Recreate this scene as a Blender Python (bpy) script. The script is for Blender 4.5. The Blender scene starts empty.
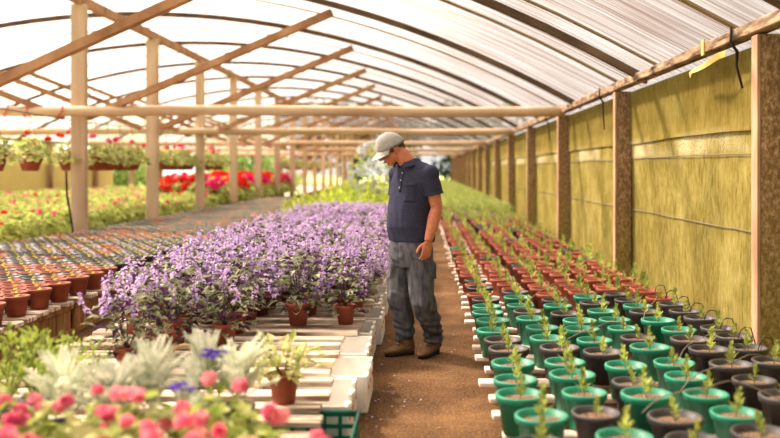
import bpy, bmesh, math, random
from mathutils import Vector, Matrix, noise
R = random.Random(7)
sc = bpy.context.scene
COL = sc.collection
F = 850.0; VX, VY, H = 424.0, 169.0, 1.43          # focal length in px, vanishing point, eye height
pi = math.pi

# ------------------------------------------------------------------ materials
MATS = {}
def srgb(r, g, b):
    return tuple(((c/255)/12.92 if c/255 <= .04045 else ((c/255+.055)/1.055)**2.4) for c in (r, g, b)) + (1,)
class NT:
    def __init__(s, nt): s.t = nt; s.n = nt.nodes; s.l = nt.links
    def add(s, typ, **kw):
        n = s.n.new(typ)
        for k, v in kw.items(): setattr(n, k, v)
        return n
    def link(s, a, b): s.l.new(a, b)
    def ramp(s, fac, stops):
        n = s.add('ShaderNodeValToRGB'); e = n.color_ramp.elements
        while len(e) < len(stops): e.new(.5)
        for i, (p, c) in enumerate(stops): e[i].position = p; e[i].color = c
        s.link(fac, n.inputs[0]); return n.outputs[0]
    def noise(s, scale, detail=4, sc3=(1, 1, 1), rough=.55):
        tc = s.add('ShaderNodeTexCoord'); mp = s.add('ShaderNodeMapping'); mp.inputs['Scale'].default_value = sc3
        s.link(tc.outputs['Object'], mp.inputs[0]); n = s.add('ShaderNodeTexNoise')
        n.inputs['Scale'].default_value = scale; n.inputs['Detail'].default_value = detail; n.inputs['Roughness'].default_value = rough
        s.link(mp.outputs[0], n.inputs['Vector']); return n.outputs['Fac']
    def mix(s, fac, a, b, mode='MIX'):
        n = s.add('ShaderNodeMix', data_type='RGBA', blend_type=mode)
        for sock, v in ((n.inputs[0], fac), (n.inputs[6], a), (n.inputs[7], b)):
            if hasattr(v, 'links'): s.link(v, sock)
            else: sock.default_value = v
        return n.outputs[2]
def new_mat(name):
    m = bpy.data.materials.new(name); m.use_nodes = True; m.node_tree.nodes.clear(); MATS[name] = m
    t = NT(m.node_tree); t.out = t.add('ShaderNodeOutputMaterial'); return m, t
def solid(name, c1, c2=None, scale=8, sc3=(1, 1, 1), rough=.8, bump=0, rnd=0, lo=.3, hi=.7, spec=.3, detail=4):
    """principled surface whose colour wanders between two shades; rnd = brightness change from object to object"""
    m, t = new_mat(name); p = t.add('ShaderNodeBsdfPrincipled')
    p.inputs['Roughness'].default_value = rough; p.inputs['Specular IOR Level'].default_value = spec
    nz = t.noise(scale, detail, sc3); c = t.ramp(nz, [(lo, c1), (hi, c2 or c1)])
    if rnd:
        oi = t.add('ShaderNodeObjectInfo'); mr = t.add('ShaderNodeMapRange'); mr.inputs[3].default_value = 1-rnd; mr.inputs[4].default_value = 1+rnd
        t.link(oi.outputs['Random'], mr.inputs[0]); v = t.add('ShaderNodeVectorMath', operation='SCALE')
        t.link(c, v.inputs[0]); t.link(mr.outputs[0], v.inputs['Scale']); c = v.outputs[0]
    t.link(c, p.inputs['Base Color'])
    if bump:
        b = t.add('ShaderNodeBump'); b.inputs['Strength'].default_value = bump; b.inputs['Distance'].default_value = .02
        t.link(nz, b.inputs['Height']); t.link(b.outputs[0], p.inputs['Normal'])
    t.link(p.outputs[0], t.out.inputs[0]); return m
def leafy(name, c1, c2, trans=.4, scale=14, rnd=.15, sc3=(1, 1, 1), lo=.35, hi=.65):
    """thin leaf or petal: light falls on it and glows through it"""
    m, t = new_mat(name); nz = t.noise(scale, 2, sc3); c = t.ramp(nz, [(lo, c1), (hi, c2)])
    oi = t.add('ShaderNodeObjectInfo'); mr = t.add('ShaderNodeMapRange'); mr.inputs[3].default_value = 1-rnd; mr.inputs[4].default_value = 1+rnd
    t.link(oi.outputs['Random'], mr.inputs[0]); v = t.add('ShaderNodeVectorMath', operation='SCALE')
    t.link(c, v.inputs[0]); t.link(mr.outputs[0], v.inputs['Scale']); c = v.outputs[0]
    d = t.add('ShaderNodeBsdfDiffuse'); tr = t.add('ShaderNodeBsdfTranslucent'); mx = t.add('ShaderNodeMixShader'); mx.inputs[0].default_value = trans
    t.link(c, d.inputs[0]); t.link(c, tr.inputs[0]); t.link(d.outputs[0], mx.inputs[1]); t.link(tr.outputs[0], mx.inputs[2])
    t.link(mx.outputs[0], t.out.inputs[0]); return m

solid('timber', srgb(120, 92, 62), srgb(198, 172, 138), 5, (1, 1, .12), .85, .25, .12)
solid('lit_edge_wood', srgb(140, 110, 84), srgb(192, 160, 130), 9, (1, 1, .2), .85, .2, .08)  # less mossy aisle edge of the wall posts, with sunlight put into the colour
solid('pale_timber', srgb(182, 156, 126), srgb(226, 206, 178), 4, (1, 1, .15), .85, .2, .08)
solid('log', srgb(186, 154, 118), srgb(228, 206, 174), 7, (.12, 1, 1), .8, .3, .05)
solid('brace_wood', srgb(146, 106, 74), srgb(196, 156, 120), 6, (.4, 1, .4), .8, .2, .15)
solid('dark_wood', srgb(70, 56, 44), srgb(118, 98, 80), 6, (.3, 1, .3), .85, .2, .1)
solid('batten', srgb(128, 110, 84), srgb(168, 150, 120), 5, (.3, 1, .3), .85, .1, .1)
solid('beam_wood', srgb(74, 56, 42), srgb(186, 160, 130), 9, (2, .35, 2), .85, .4, lo=.38, hi=.66, detail=7)
solid('slat_wood', srgb(122, 98, 78), srgb(238, 222, 202), 9, (.15, 3, 1), .85, .3, .1, lo=.36, hi=.56)
solid('slat_white', srgb(206, 188, 172), srgb(246, 234, 222), 7, (.2, 2, 1), .85, .2, .06)
solid('crate_wood', srgb(120, 86, 48), srgb(186, 144, 92), 9, (2, 2, .2), .9, .2, .1)
solid('terracotta', srgb(134, 68, 50), srgb(162, 88, 66), 9, rough=.65, rnd=.12)
solid('green_plastic', srgb(20, 118, 92), srgb(34, 140, 110), 6, rough=.45, rnd=.12, spec=.4)
solid('black_plastic', srgb(46, 46, 48), srgb(66, 64, 64), 6, rough=.5, rnd=.2, spec=.4)
solid('crate_green', srgb(8, 78, 62), srgb(16, 100, 82), 6, rough=.5)
solid('soil', srgb(72, 52, 38), srgb(176, 146, 116), 110, rough=.95, bump=.5, lo=.4, hi=.68)
solid('pale_soil', srgb(128, 102, 80), srgb(196, 172, 144), 60, rough=.95, bump=.4)
solid('foam', srgb(224, 222, 214), srgb(246, 244, 238), 12, rough=.7, rnd=.03)
solid('red_print', srgb(196, 40, 44))
solid('red_plastic', srgb(206, 60, 44), rough=.5)
solid('wire', srgb(120, 110, 96), rough=.5)
solid('black_tube', srgb(40, 36, 34), rough=.5)
solid('ribbon', srgb(196, 176, 96), srgb(214, 198, 124), rough=.6)
solid('shirt', srgb(46, 48, 68), srgb(60, 61, 83), 90, rough=.9, spec=.1)
solid('shirt_button', srgb(200, 196, 190), rough=.4)
solid('trousers', srgb(58, 61, 68), srgb(104, 105, 111), 26, (1, 1, .3), .9, .15, spec=.1)
solid('skin', srgb(184, 112, 82), srgb(206, 134, 102), 30, rough=.6)
solid('hair', srgb(52, 38, 28), srgb(84, 64, 46), 120, rough=.8)
solid('cap_cloth', srgb(150, 150, 150), srgb(184, 183, 181), 60, rough=.9, spec=.1)
solid('cap_strap', srgb(90, 90, 92), rough=.8)
solid('eye', srgb(30, 24, 20), rough=.3)
solid('lip', srgb(160, 84, 70), rough=.5)
solid('boot', srgb(88, 66, 42), srgb(132, 104, 70), 18, rough=.85, bump=.1)
solid('boot_sole', srgb(40, 32, 26), rough=.9)
solid('white_paint', srgb(238, 236, 230), rough=.6)
solid('bark', srgb(90, 74, 58), srgb(130, 110, 88), 12, (1, 1, .3), rough=.9)
solid('stem_green', srgb(96, 110, 52), srgb(130, 140, 70), 12)
solid('stem_purple', srgb(74, 58, 72), srgb(104, 90, 90), 12)
leafy('lav_leaf', srgb(66, 78, 54), srgb(190, 194, 160), .3, scale=24)
leafy('lav_dark', srgb(72, 50, 74), srgb(98, 70, 98), .3)
leafy('lav_petal', srgb(176, 140, 210), srgb(240, 224, 248), .42, scale=30, rnd=.08)
leafy('gera_leaf', srgb(140, 160, 84), srgb(218, 222, 138), .45)
leafy('pale_leaf', srgb(150, 162, 92), srgb(226, 224, 168), .4)
leafy('red_petal', srgb(214, 34, 36), srgb(236, 66, 56), .35, rnd=.08)
leafy('pink_petal', srgb(232, 90, 140), srgb(248, 150, 180), .4, rnd=.1)
leafy('magenta_petal', srgb(206, 26, 110), srgb(232, 66, 140), .35)
leafy('coral_petal', srgb(230, 84, 136), srgb(255, 184, 194), .42, rnd=.1)
leafy('blue_petal', srgb(84, 42, 180), srgb(118, 70, 214), .3)
leafy('white_petal', srgb(206, 216, 232), srgb(244, 246, 250), .4)
leafy('silver_leaf', srgb(196, 204, 180), srgb(240, 242, 226), .3)
leafy('box_leaf', srgb(112, 138, 50), srgb(190, 206, 110), .4)
leafy('lime_leaf', srgb(142, 170, 44), srgb(220, 228, 120), .4)
leafy('conifer', srgb(116, 142, 72), srgb(206, 212, 122), .35, rnd=.25)
leafy('grass_leaf', srgb(126, 152, 76), srgb(204, 212, 132), .4, rnd=.2)
leafy('sprout_leaf', srgb(190, 188, 90), srgb(232, 226, 140), .4)
leafy('dry_stem', srgb(170, 140, 96), srgb(200, 176, 130), .2)
leafy('dark_tree', srgb(22, 40, 16), srgb(70, 96, 40), .3, scale=2)
leafy('light_tree', srgb(110, 140, 60), srgb(196, 206, 130), .4, scale=2)
leafy('far_leaf', srgb(134, 156, 82), srgb(208, 212, 140), .4)

def dirt():
    m, t = new_mat('dirt'); p = t.add('ShaderNodeBsdfPrincipled'); p.inputs['Roughness'].default_value = .95; p.inputs['Specular IOR Level'].default_value = .1
    a = t.noise(1.6, 6, rough=.65); c = t.ramp(a, [(.34, srgb(58, 40, 26)), (.5, srgb(94, 68, 44)), (.68, srgb(140, 106, 70))])
    b = t.noise(55, 5, rough=.7); c2 = t.ramp(b, [(.38, srgb(50, 36, 24)), (.5, srgb(94, 70, 46)), (.68, srgb(170, 136, 98))])
    c = t.mix(.45, c, c2); t.link(c, p.inputs['Base Color'])
    bp = t.add('ShaderNodeBump'); bp.inputs['Strength'].default_value = .5; bp.inputs['Distance'].default_value = .02
    t.link(b, bp.inputs['Height']); t.link(bp.outputs[0], p.inputs['Normal']); t.link(p.outputs[0], t.out.inputs[0])
dirt()
def netting(name, wash=0, wcol=srgb(222, 206, 160)):
    m, t = new_mat(name)
    a = t.noise(2.2, 8, (1, 1, .7), .7); c = t.ramp(a, [(.3, srgb(96, 88, 32)), (.5, srgb(142, 130, 58)), (.7, srgb(190, 178, 104))])
    f = t.noise(26, 3, (1, 1, .25), .8); c = t.mix(.35, c, t.ramp(f, [(.35, srgb(104, 98, 38)), (.65, srgb(206, 194, 134))]))
    g = t.noise(90, 2); tc = t.add('ShaderNodeTexCoord'); sx = t.add('ShaderNodeSeparateXYZ'); t.link(tc.outputs['Object'], sx.inputs[0])
    # pale speckled stretch just above the seam
    z = sx.outputs[2]; band = t.ramp(z, [(0, (0, 0, 0, 1)), (.01, (0, 0, 0, 1))])
    mr = t.add('ShaderNodeMapRange'); mr.inputs[1].default_value = 1.52; mr.inputs[2].default_value = 1.60; t.link(z, mr.inputs[0])
    mr2 = t.add('ShaderNodeMapRange'); mr2.inputs[1].default_value = 1.80; mr2.inputs[2].default_value = 1.70; t.link(z, mr2.inputs[0])
    mu = t.add('ShaderNodeMath', operation='MULTIPLY'); t.link(mr.outputs[0], mu.inputs[0]); t.link(mr2.outputs[0], mu.inputs[1])
    sp = t.ramp(g, [(.42, (0, 0, 0, 1)), (.56, (1, 1, 1, 1))]); mu2 = t.add('ShaderNodeMath', operation='MULTIPLY'); t.link(mu.outputs[0], mu2.inputs[0]); t.link(sp, mu2.inputs[1])
    big = t.noise(.8, 2); bigr = t.ramp(big, [(.4, (0, 0, 0, 1)), (.55, (1, 1, 1, 1))]); mu3 = t.add('ShaderNodeMath', operation='MULTIPLY'); t.link(mu2.outputs[0], mu3.inputs[0]); t.link(bigr, mu3.inputs[1])
    c = t.mix(mu3.outputs[0], c, srgb(232, 226, 190))
    if wash: c = t.mix(wash, c, wcol)
    d = t.add('ShaderNodeBsdfDiffuse'); tr = t.add('ShaderNodeBsdfTranslucent'); mx = t.add('ShaderNodeMixShader'); mx.inputs[0].default_value = .35
    t.link(c, d.inputs[0]); t.link(c, tr.inputs[0]); t.link(d.outputs[0], mx.inputs[1]); t.link(tr.outputs[0], mx.inputs[2]); t.link(mx.outputs[0], t.out.inputs[0])
netting('netting'); netting('netting_pale', .65); netting('netting_dark', .5, srgb(112, 96, 40))
def post_mat():
    m, t = new_mat('mossy_post'); p = t.add('ShaderNodeBsdfPrincipled'); p.inputs['Roughness'].default_value = .95; p.inputs['Specular IOR Level'].default_value = .1
    a = t.noise(38, 6, (1, 1, .6), .75); c = t.ramp(a, [(.32, srgb(104, 82, 60)), (.5, srgb(150, 122, 92)), (.7, srgb(214, 188, 152))])
    tc = t.add('ShaderNodeTexCoord'); sx = t.add('ShaderNodeSeparateXYZ'); t.link(tc.outputs['Object'], sx.inputs[0])
    mr = t.add('ShaderNodeMapRange'); mr.inputs[1].default_value = 1.25; mr.inputs[2].default_value = .3; mr.inputs[4].default_value = .75; t.link(sx.outputs[2], mr.inputs[0])
    c = t.mix(mr.outputs[0], c, t.ramp(a, [(.35, srgb(112, 102, 44)), (.65, srgb(180, 166, 92))])); t.link(c, p.inputs['Base Color'])
    bp = t.add('ShaderNodeBump'); bp.inputs['Strength'].default_value = .6; bp.inputs['Distance'].default_value = .02
    t.link(a, bp.inputs['Height']); t.link(bp.outputs[0], p.inputs['Normal']); t.link(p.outputs[0], t.out.inputs[0])
post_mat()
def film():
    m, t = new_mat('roof_film')
    a = t.noise(1.0, 5, (.35, 14, .35), .65); st = t.ramp(a, [(.36, srgb(176, 150, 136)), (.5, srgb(226, 214, 210)), (.64, srgb(250, 246, 244))])
    b = t.noise(1.2, 4); st = t.mix(.35, st, t.ramp(b, [(.35, srgb(214, 198, 184)), (.6, srgb(255, 255, 255))]), 'MULTIPLY')
    tp = t.add('ShaderNodeBsdfTransparent'); t.link(st, tp.inputs[0])
    tr = t.add('ShaderNodeBsdfTranslucent'); t.link(st, tr.inputs[0])
    mx = t.add('ShaderNodeMixShader'); mx.inputs[0].default_value = .17
    t.link(tp.outputs[0], mx.inputs[1]); t.link(tr.outputs[0], mx.inputs[2]); t.link(mx.outputs[0], t.out.inputs[0])
film()
solid('meadow', srgb(120, 140, 62), srgb(188, 190, 112), 1.5, rough=.95)

# ------------------------------------------------------------------ mesh builder
class MB:
    def __init__(s): s.v = []; s.f = []; s.m = []; s.sm = []; s.mats = []
    def mi(s, name):
        if name not in s.mats: s.mats.append(name)
        return s.mats.index(name)
    def add(s, vs, fs, mat, smooth=False):
        b = len(s.v); s.v += [tuple(v) for v in vs]; k = s.mi(mat)
        for f in fs: s.f.append([b+i for i in f]); s.m.append(k); s.sm.append(smooth)
        return s
    def box(s, lo, hi, mat, M=None):
        x0, y0, z0 = lo; x1, y1, z1 = hi
        vs = [Vector(p) for p in ((x0, y0, z0), (x1, y0, z0), (x1, y1, z0), (x0, y1, z0), (x0, y0, z1), (x1, y0, z1), (x1, y1, z1), (x0, y1, z1))]
        if M: vs = [M @ v for v in vs]
        return s.add(vs, [(0, 3, 2, 1), (4, 5, 6, 7), (0, 1, 5, 4), (1, 2, 6, 5), (2, 3, 7, 6), (3, 0, 4, 7)], mat)
    def bevbox(s, lo, hi, mat, b=.006, M=None):
        bm = bmesh.new(); bmesh.ops.create_cube(bm, size=1)
        for v in bm.verts: v.co = Vector([lo[i]+(v.co[i]+.5)*(hi[i]-lo[i]) for i in range(3)])
        bmesh.ops.bevel(bm, geom=bm.edges[:], offset=b, segments=1, affect='EDGES')
        return s.frombm(bm, mat, M)
    def frombm(s, bm, mat, M=None, smooth=False):
        bm.verts.index_update(); vs = [(M @ v.co if M else v.co.copy()) for v in bm.verts]; fs = [[v.index for v in f.verts] for f in bm.faces]
        bm.free(); return s.add(vs, fs, mat, smooth)
    def lathe(s, prof, n, mat, c=(0, 0, 0), smooth=True):
        vs = []; fs = []
        for r, z in prof:
            for i in range(n):
                a = 2*pi*i/n; vs.append((c[0]+r*math.cos(a), c[1]+r*math.sin(a), c[2]+z))
        for k in range(len(prof)-1):
            for i in range(n):
                j = (i+1) % n; fs.append((k*n+i, k*n+j, (k+1)*n+j, (k+1)*n+i))
        if prof[0][0] > 0: fs.append(tuple(reversed(range(n))))
        if prof[-1][0] > 0: fs.append(tuple((len(prof)-1)*n+i for i in range(n)))
        return s.add(vs, fs, mat, smooth)
    def tube(s, pts, rad, n, mat, smooth=True, squash=1):
        pts = [Vector(p) for p in pts]; rad = rad if hasattr(rad, '__len__') else [rad]*len(pts)
        vs = []; fs = []; up = None
        for i, p in enumerate(pts):
            d = (pts[min(i+1, len(pts)-1)]-pts[max(i-1, 0)]).normalized()
            if up is None: up = d.orthogonal().normalized() if abs(d.z) > .95 else Vector((0, 0, 1))
            a = d.cross(up)
            a = a.normalized() if a.length > 1e-4 else d.orthogonal().normalized()
            b = a.cross(d).normalized(); up = b
            for k in range(n):
                t = 2*pi*k/n; vs.append(p+(a*math.cos(t)+b*math.sin(t)*squash)*rad[i])
        for i in range(len(pts)-1):
            for k in range(n):
                j = (k+1) % n; fs.append((i*n+k, i*n+j, (i+1)*n+j, (i+1)*n+k))
        fs.append(tuple(reversed(range(n)))); fs.append(tuple((len(pts)-1)*n+k for k in range(n)))
        return s.add(vs, fs, mat, smooth)
    def beam(s, p, q, w, h, mat, up=Vector((0, 0, 1))):
        p = Vector(p); q = Vector(q); d = (q-p).normalized(); a = d.cross(up).normalized(); b = a.cross(d).normalized()
        vs = [e+a*x*w/2+b*y*h/2 for e in (p, q) for x, y in ((-1, -1), (1, -1), (1, 1), (-1, 1))]
        return s.add(vs, [(0, 1, 2, 3), (7, 6, 5, 4), (0, 4, 5, 1), (1, 5, 6, 2), (2, 6, 7, 3), (3, 7, 4, 0)], mat)
    def sphere(s, c, r, mat, seg=10, ring=7, M=None):
        rr = r if hasattr(r, '__len__') else (r, r, r); vs = []; fs = []
        for k in range(1, ring):
            t = pi*k/ring
            for i in range(seg):
                a = 2*pi*i/seg; vs.append(Vector((rr[0]*math.sin(t)*math.cos(a), rr[1]*math.sin(t)*math.sin(a), rr[2]*math.cos(t))))
        vs.append(Vector((0, 0, rr[2]))); vs.append(Vector((0, 0, -rr[2]))); T, B = len(vs)-2, len(vs)-1
        for k in range(ring-2):
            for i in range(seg):
                j = (i+1) % seg; fs.append((k*seg+i, (k+1)*seg+i, (k+1)*seg+j, k*seg+j))
        for i in range(seg):
            j = (i+1) % seg; fs.append((T, i, j)); fs.append((B, (ring-2)*seg+j, (ring-2)*seg+i))
        if M: vs = [M @ v for v in vs]
        c = Vector(c); return s.add([v+c for v in vs], fs, mat, True)
    def leaf(s, p, d, L, W, mat, fold=.25, droop=.3, nrm=None):
        """a leaf blade of six points folded along its midrib, drooping at the tip"""
        p = Vector(p); d = Vector(d).normalized(); u = nrm or Vector((0, 0, 1))
        a = d.cross(u)
        a = a.normalized() if a.length > 1e-3 else d.orthogonal().normalized()
        n = a.cross(d).normalized()
        m = p+d*L*.5; tip = p+d*L-n*L*droop; e = n*W*fold
        vs = [p, m-a*W*.5+e, m-n*L*droop*.3, m+a*W*.5+e, tip]
        return s.add(vs, [(0, 2, 1), (0, 3, 2), (1, 2, 4), (2, 3, 4)], mat)
    def disc(s, p, n, r, mat, k=6, cup=.2):
        p = Vector(p); n = Vector(n).normalized(); a = n.orthogonal().normalized(); b = n.cross(a); t0 = R.random()*6
        vs = [p]+[p+(a*math.cos(t0+2*pi*i/k)+b*math.sin(t0+2*pi*i/k))*r*R.uniform(.8, 1.1)+n*r*cup for i in range(k)]
        return s.add(vs, [(0, 1+i, 1+(i+1) % k) for i in range(k)], mat)
    def put(s, o, M):
        b = len(s.v); s.v += [tuple(M @ Vector(v)) for v in o.v]; mp = [s.mi(x) for x in o.mats]
        for f, m, sm in zip(o.f, o.m, o.sm): s.f.append([b+i for i in f]); s.m.append(mp[m]); s.sm.append(sm)
        return s
    def mesh(s, name):
        me = bpy.data.meshes.new(name); me.from_pydata(s.v, [], s.f); me.polygons.foreach_set('material_index', s.m); me.polygons.foreach_set('use_smooth', s.sm)
        for x in s.mats: me.materials.append(MATS[x])
        me.update(); return me
def obj(name, mb, parent=None, label=None):
    me = mb.mesh(name) if isinstance(mb, MB) else mb
    o = bpy.data.objects.new(name, me); COL.objects.link(o)
    if parent: o.parent = parent
    if label: o['label'] = label
    return o
def tag(o, label, cat, group=None, kind=None):
    o['label'] = label; o['category'] = cat
    if group: o['group'] = group
    if kind: o['kind'] = kind
    return o
def struct(name, mb): o = obj(name, mb); o['kind'] = 'structure'; return o
def thing(name, label, cat, loc=(0, 0, 0), rz=0, group=None, s=1):
    o = bpy.data.objects.new(name, None); COL.objects.link(o); o.location = loc; o.rotation_euler = (0, 0, rz); o.scale = (s, s, s)
    o.empty_display_size = .1
    return tag(o, label, cat, group)
def plant(name, label, cat, loc, parts, rz=None, group=None, s=1):
    """parts: (part name, mesh) or (part name, mesh, [(sub-part name, mesh)])"""
    t = thing(name, label, cat, loc, R.uniform(0, 6.28) if rz is None else rz, group, s)
    for p in parts:
        o = obj(p[0], p[1], t)
        for q in (p[2] if len(p) > 2 else ()): obj(q[0], q[1], o)
    return t
ONES = 'zeroth first second third fourth fifth sixth seventh eighth ninth tenth eleventh twelfth thirteenth fourteenth fifteenth sixteenth seventeenth eighteenth nineteenth'.split()
TENS = {2: 'twent', 3: 'thirt', 4: 'fort', 5: 'fift', 6: 'sixt', 7: 'sevent'}
def nth(n):
    if n < 20: return ONES[n]
    return TENS[n//10]+'ieth' if n % 10 == 0 else TENS[n//10]+'y-'+ONES[n % 10]
def px(x, y, z): return VX+F*x/y, VY-F*(z-H)/y
def inview(x, y, z, m=25):
    if y < 1.5: return False
    a, b = px(x, y, z); return -m < a < 780+m and -m < b < 438+m*2
def rv(): return Vector((R.gauss(0, 1), R.gauss(0, 1), R.gauss(0, 1))).normalized()

# ------------------------------------------------------------------ the shell
WX = 2.30; EZ = 2.42; CX = -5.7; AP = 4.50; XL = 2*CX-WX; RAD = ((WX-CX)**2+(AP-EZ)**2)/(2*(AP-EZ))
def archz(x): return AP-RAD+math.sqrt(RAD**2-(x-CX)**2)
Y0, Y1 = -4.0, 73.0
struct('floor', MB().box((XL-1.5, Y0-2, -.2), (WX+1.6, Y1+3, 0), 'dirt'))
struct('ground_outside', MB().box((-160, -60, -.5), (90, 190, -.06), 'meadow'))
def sheet_roof():
    mb = MB(); n = 36; vs = []; fs = []
    xs = [XL-.25+(WX-XL+.5)*i/n for i in range(n+1)]
    ys = [Y0, Y1]; t = .004
    for dz in (0, t):
        for y in ys:
            for x in xs: vs.append((x, y, archz(min(max(x, XL), WX))+.09+dz-(.12 if x < XL or x > WX else 0)))
    m = n+1
    for i in range(n): fs.append((i, i+1, m+i+1, m+i))
    return mb.add(vs[:2*m], fs, 'roof_film', True)
struct('ceiling', sheet_roof())
def net_wall(x, y0, y1, z1, mat, out):
    mb = MB(); ny = int((y1-y0)/.3); nz = 10; vs = []; fs = []
    for j in range(nz+1):
        for i in range(ny+1):
            y = y0+(y1-y0)*i/ny; z = z1*j/nz; w = .012*noise.noise((y*.8, z*1.3, x))+.007*noise.noise((y*3, z*4, 5))
            vs.append((x+w, y, z))
    for j in range(nz):
        for i in range(ny): fs.append((j*(ny+1)+i, j*(ny+1)+i+1, (j+1)*(ny+1)+i+1, (j+1)*(ny+1)+i))
    b = len(vs); vs += [(v[0]+out*.012, v[1], v[2]) for v in vs]; fs += [tuple(b+k for k in reversed(f)) for f in fs]
    return mb.add(vs, fs, mat, True)
struct('wall_right', net_wall(WX+.208, Y0, Y1, 2.36, 'netting', 1))
struct('wall_left', net_wall(XL-.2, Y0, 38.0, 1.75, 'netting_pale', -1))
RP = [5.91+4.36*k for k in range(0, 16)]
near_post = 0
for i, y in enumerate(RP):
    w = R.uniform(.19, .225)
    o = obj('wall_post', MB().bevbox((WX+.022, y-.05, 0), (WX+w, y+.05, 2.365), 'mossy_post', .008))
    obj('lit_edge_strip', MB().bevbox((WX-.004, y-.052, 0), (WX+.021, y+.055, 2.36), 'lit_edge_wood', .004), o, 'aisle edge of the post, less mossy and coloured as if sunlit')  # strip added for the post's sunlit, less mossy side; its light is painted
    tag(o, 'wide mossy wooden post carrying the right wall netting, %s from the camera' % nth(i+1), 'post', 'posts along the right wall')
o = obj('eave_beam', MB()); 
def eave():
    mb = MB(); y = Y0; k = 0
    while y < Y1:
        y2 = min(y+4.36, Y1); mb.bevbox((WX-.02, y, 2.37+R.uniform(-.005, .005)), (WX+.10, y2-.004, 2.47+R.uniform(-.01, .01)), 'beam_wood', .008); y = y2
    return mb
bpy.data.objects.remove(o)
tag(obj('eave_beam', eave()), 'long weathered timber beam along the top of the right wall posts', 'beam')
mb = MB(); mb.bevbox((XL-.1, Y0, 2.37), (XL+.02, Y1, 2.47), 'timber', .01)
tag(obj('eave_beam', mb), 'long pale timber beam along the top of the far left wall', 'beam')
# seams in the netting: two wires
for z, nm in ((1.55, 'upper'), (.95, 'lower')):
    pts = [(WX+.19, Y0+1+(Y1-Y0-2)*i/160, z+.012*noise.noise((i*.7, z, 0))) for i in range(161)]
    tag(obj('wall_wire', MB().tube(pts, .005, 5, 'wire')), '%s horizontal wire stretched along the green netting of the right wall' % nm, 'wire')
# darker overlapping strip along the top of the right wall
mb = MB(); vs = []; fs = []; ny = 260
for off in (0, .010):
    for i in range(ny+1):
        y = Y0+.2+(Y1-Y0-.4)*i/ny; lo = 1.72+.015*noise.noise((y*.9, 2, 0))+.02*abs(math.sin(pi*(y-RP[0])/4.36))
        for q in range(4):
            z = 2.352+(lo-2.352)*q/3; vs.append((WX+.178+off+.006*noise.noise((y*2, z*3, 4))*(q/3), y, z))
m = 4*(ny+1)
for o_ in (0, m):
    for i in range(ny):
        for q in range(3): f = (o_+4*i+q, o_+4*i+q+1, o_+4*i+q+5, o_+4*i+q+4); fs.append(f if o_ == 0 else tuple(reversed(f)))
for i in range(ny):
    for q in (0, 3): fs.append((4*i+q, 4*i+4+q, m+4*i+4+q, m+4*i+q))
tag(obj('net_flap', mb.add(vs, fs, 'netting_dark', True)), 'darker overlapping strip of netting along the top of the right wall', 'netting')
# left wall posts
for i in range(9):
    y = 9.3+4.36*i
    if i < 4: continue
    tag(obj('boundary_post', MB().bevbox((XL-.12, y-.06, 0), (XL+.12, y+.06, 2.37), 'timber', .01)), 'pale wooden post along the far left wall, %s from the camera' % nth(i-3), 'post', 'posts along the far left wall')
# centre posts, ridge, braces, tie poles, arches
CP = [2.76+3.88*k for k in range(0, 18)]; PX = -5.84
for i, y in enumerate(CP):
    if i < 2: continue
    w = .125 if i < 5 else .115
    tag(obj('centre_post', MB().bevbox((PX-w, y-.07, 0), (PX+w, y+.07, 4.22), 'pale_timber', .012)),
        'tall pale timber post in the middle row holding the ridge, %s from the camera' % nth(i-2) if i > 2 else 'tall pale timber post at the left edge carrying the nearest diagonal brace', 'post', 'middle row of tall posts')
tag(obj('ridge_beam', MB().beam((PX, 1, 4.30), (PX, Y1-.5, 4.30), .12, .16, 'brace_wood')), 'long timber ridge beam running over the tops of the middle posts', 'beam')
for i, y in enumerate(CP):
    if i < 2: continue
    ya = y-1.1; xx = -1.44
    for sgn, nm in ((1, 'right'), (-1, 'left')):
        p = (PX+sgn*.2, y-.12, 2.30); q = (CX+sgn*(xx-CX), ya+.0, archz(xx)-.06)
        if sgn < 0 and (i > 9 or i == 2): continue
        tag(obj('roof_brace', MB().beam(p, q, .11, .11, 'brace_wood')), ('brown diagonal timber brace leaning %s off the %s tall middle post' % (nm, nth(i-2)) if i > 2 else 'brown diagonal timber brace nearest the camera, entering from the left edge'), 'brace', 'diagonal roof braces')
def log_pole(y, x0, x1, r, z):
    n = 26; ax = Vector((x0, y, z)); pts = []; rr = []
    for i in range(n+1):
        t = i/n; pts.append((x0+(x1-x0)*t, y+.03*noise.noise((t*5, y, 1)), z+.035*noise.noise((t*4, y, 7)))); rr.append(r*(1+.10*noise.noise((t*9, y, 3))))
    return MB().tube(pts, rr, 12, 'log')
for k, (y, r, z) in enumerate(((14.17, .088, 2.40), (22.0, .085, 2.40), (31.5, .085, 2.38), (42.0, .09, 2.38), (54.0, .09, 2.38))):
    tag(obj('tie_pole', log_pole(y, -13.2, WX+.04, r, z)), 'round peeled log spanning the house below the roof, %s from the camera' % nth(k+1), 'pole', 'peeled tie logs')
def arch(y, w, h, mat, x0=XL, x1=WX+.12, dz=0):
    mb = MB(); n = 30; vs = []; fs = []
    for i in range(n+1):
        x = x0+(x1-x0)*i/n; xc = min(x, WX); z = archz(xc)-(x-xc)*.5+dz
        for a, b in ((-w/2, 0), (w/2, 0), (w/2, h), (-w/2, h)): vs.append((x, y+a, z+b))
    for i in range(n):
        for k in range(4): fs.append((4*i+k, 4*i+4+k, 4*i+4+(k+1) % 4, 4*i+(k+1) % 4))
    fs += [(0, 1, 2, 3), tuple(4*n+k for k in (3, 2, 1, 0))]
    return mb.add(vs, fs, mat)
AY = [5.35+3.9*k for k in range(0, 18)]
for i, y in enumerate(AY):
    tag(obj('roof_arch', arch(y, .11, .085, 'dark_wood')), 'dark curved timber roof arch under the plastic film, %s from the camera' % nth(i+1), 'arch', 'curved roof arches')
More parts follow.
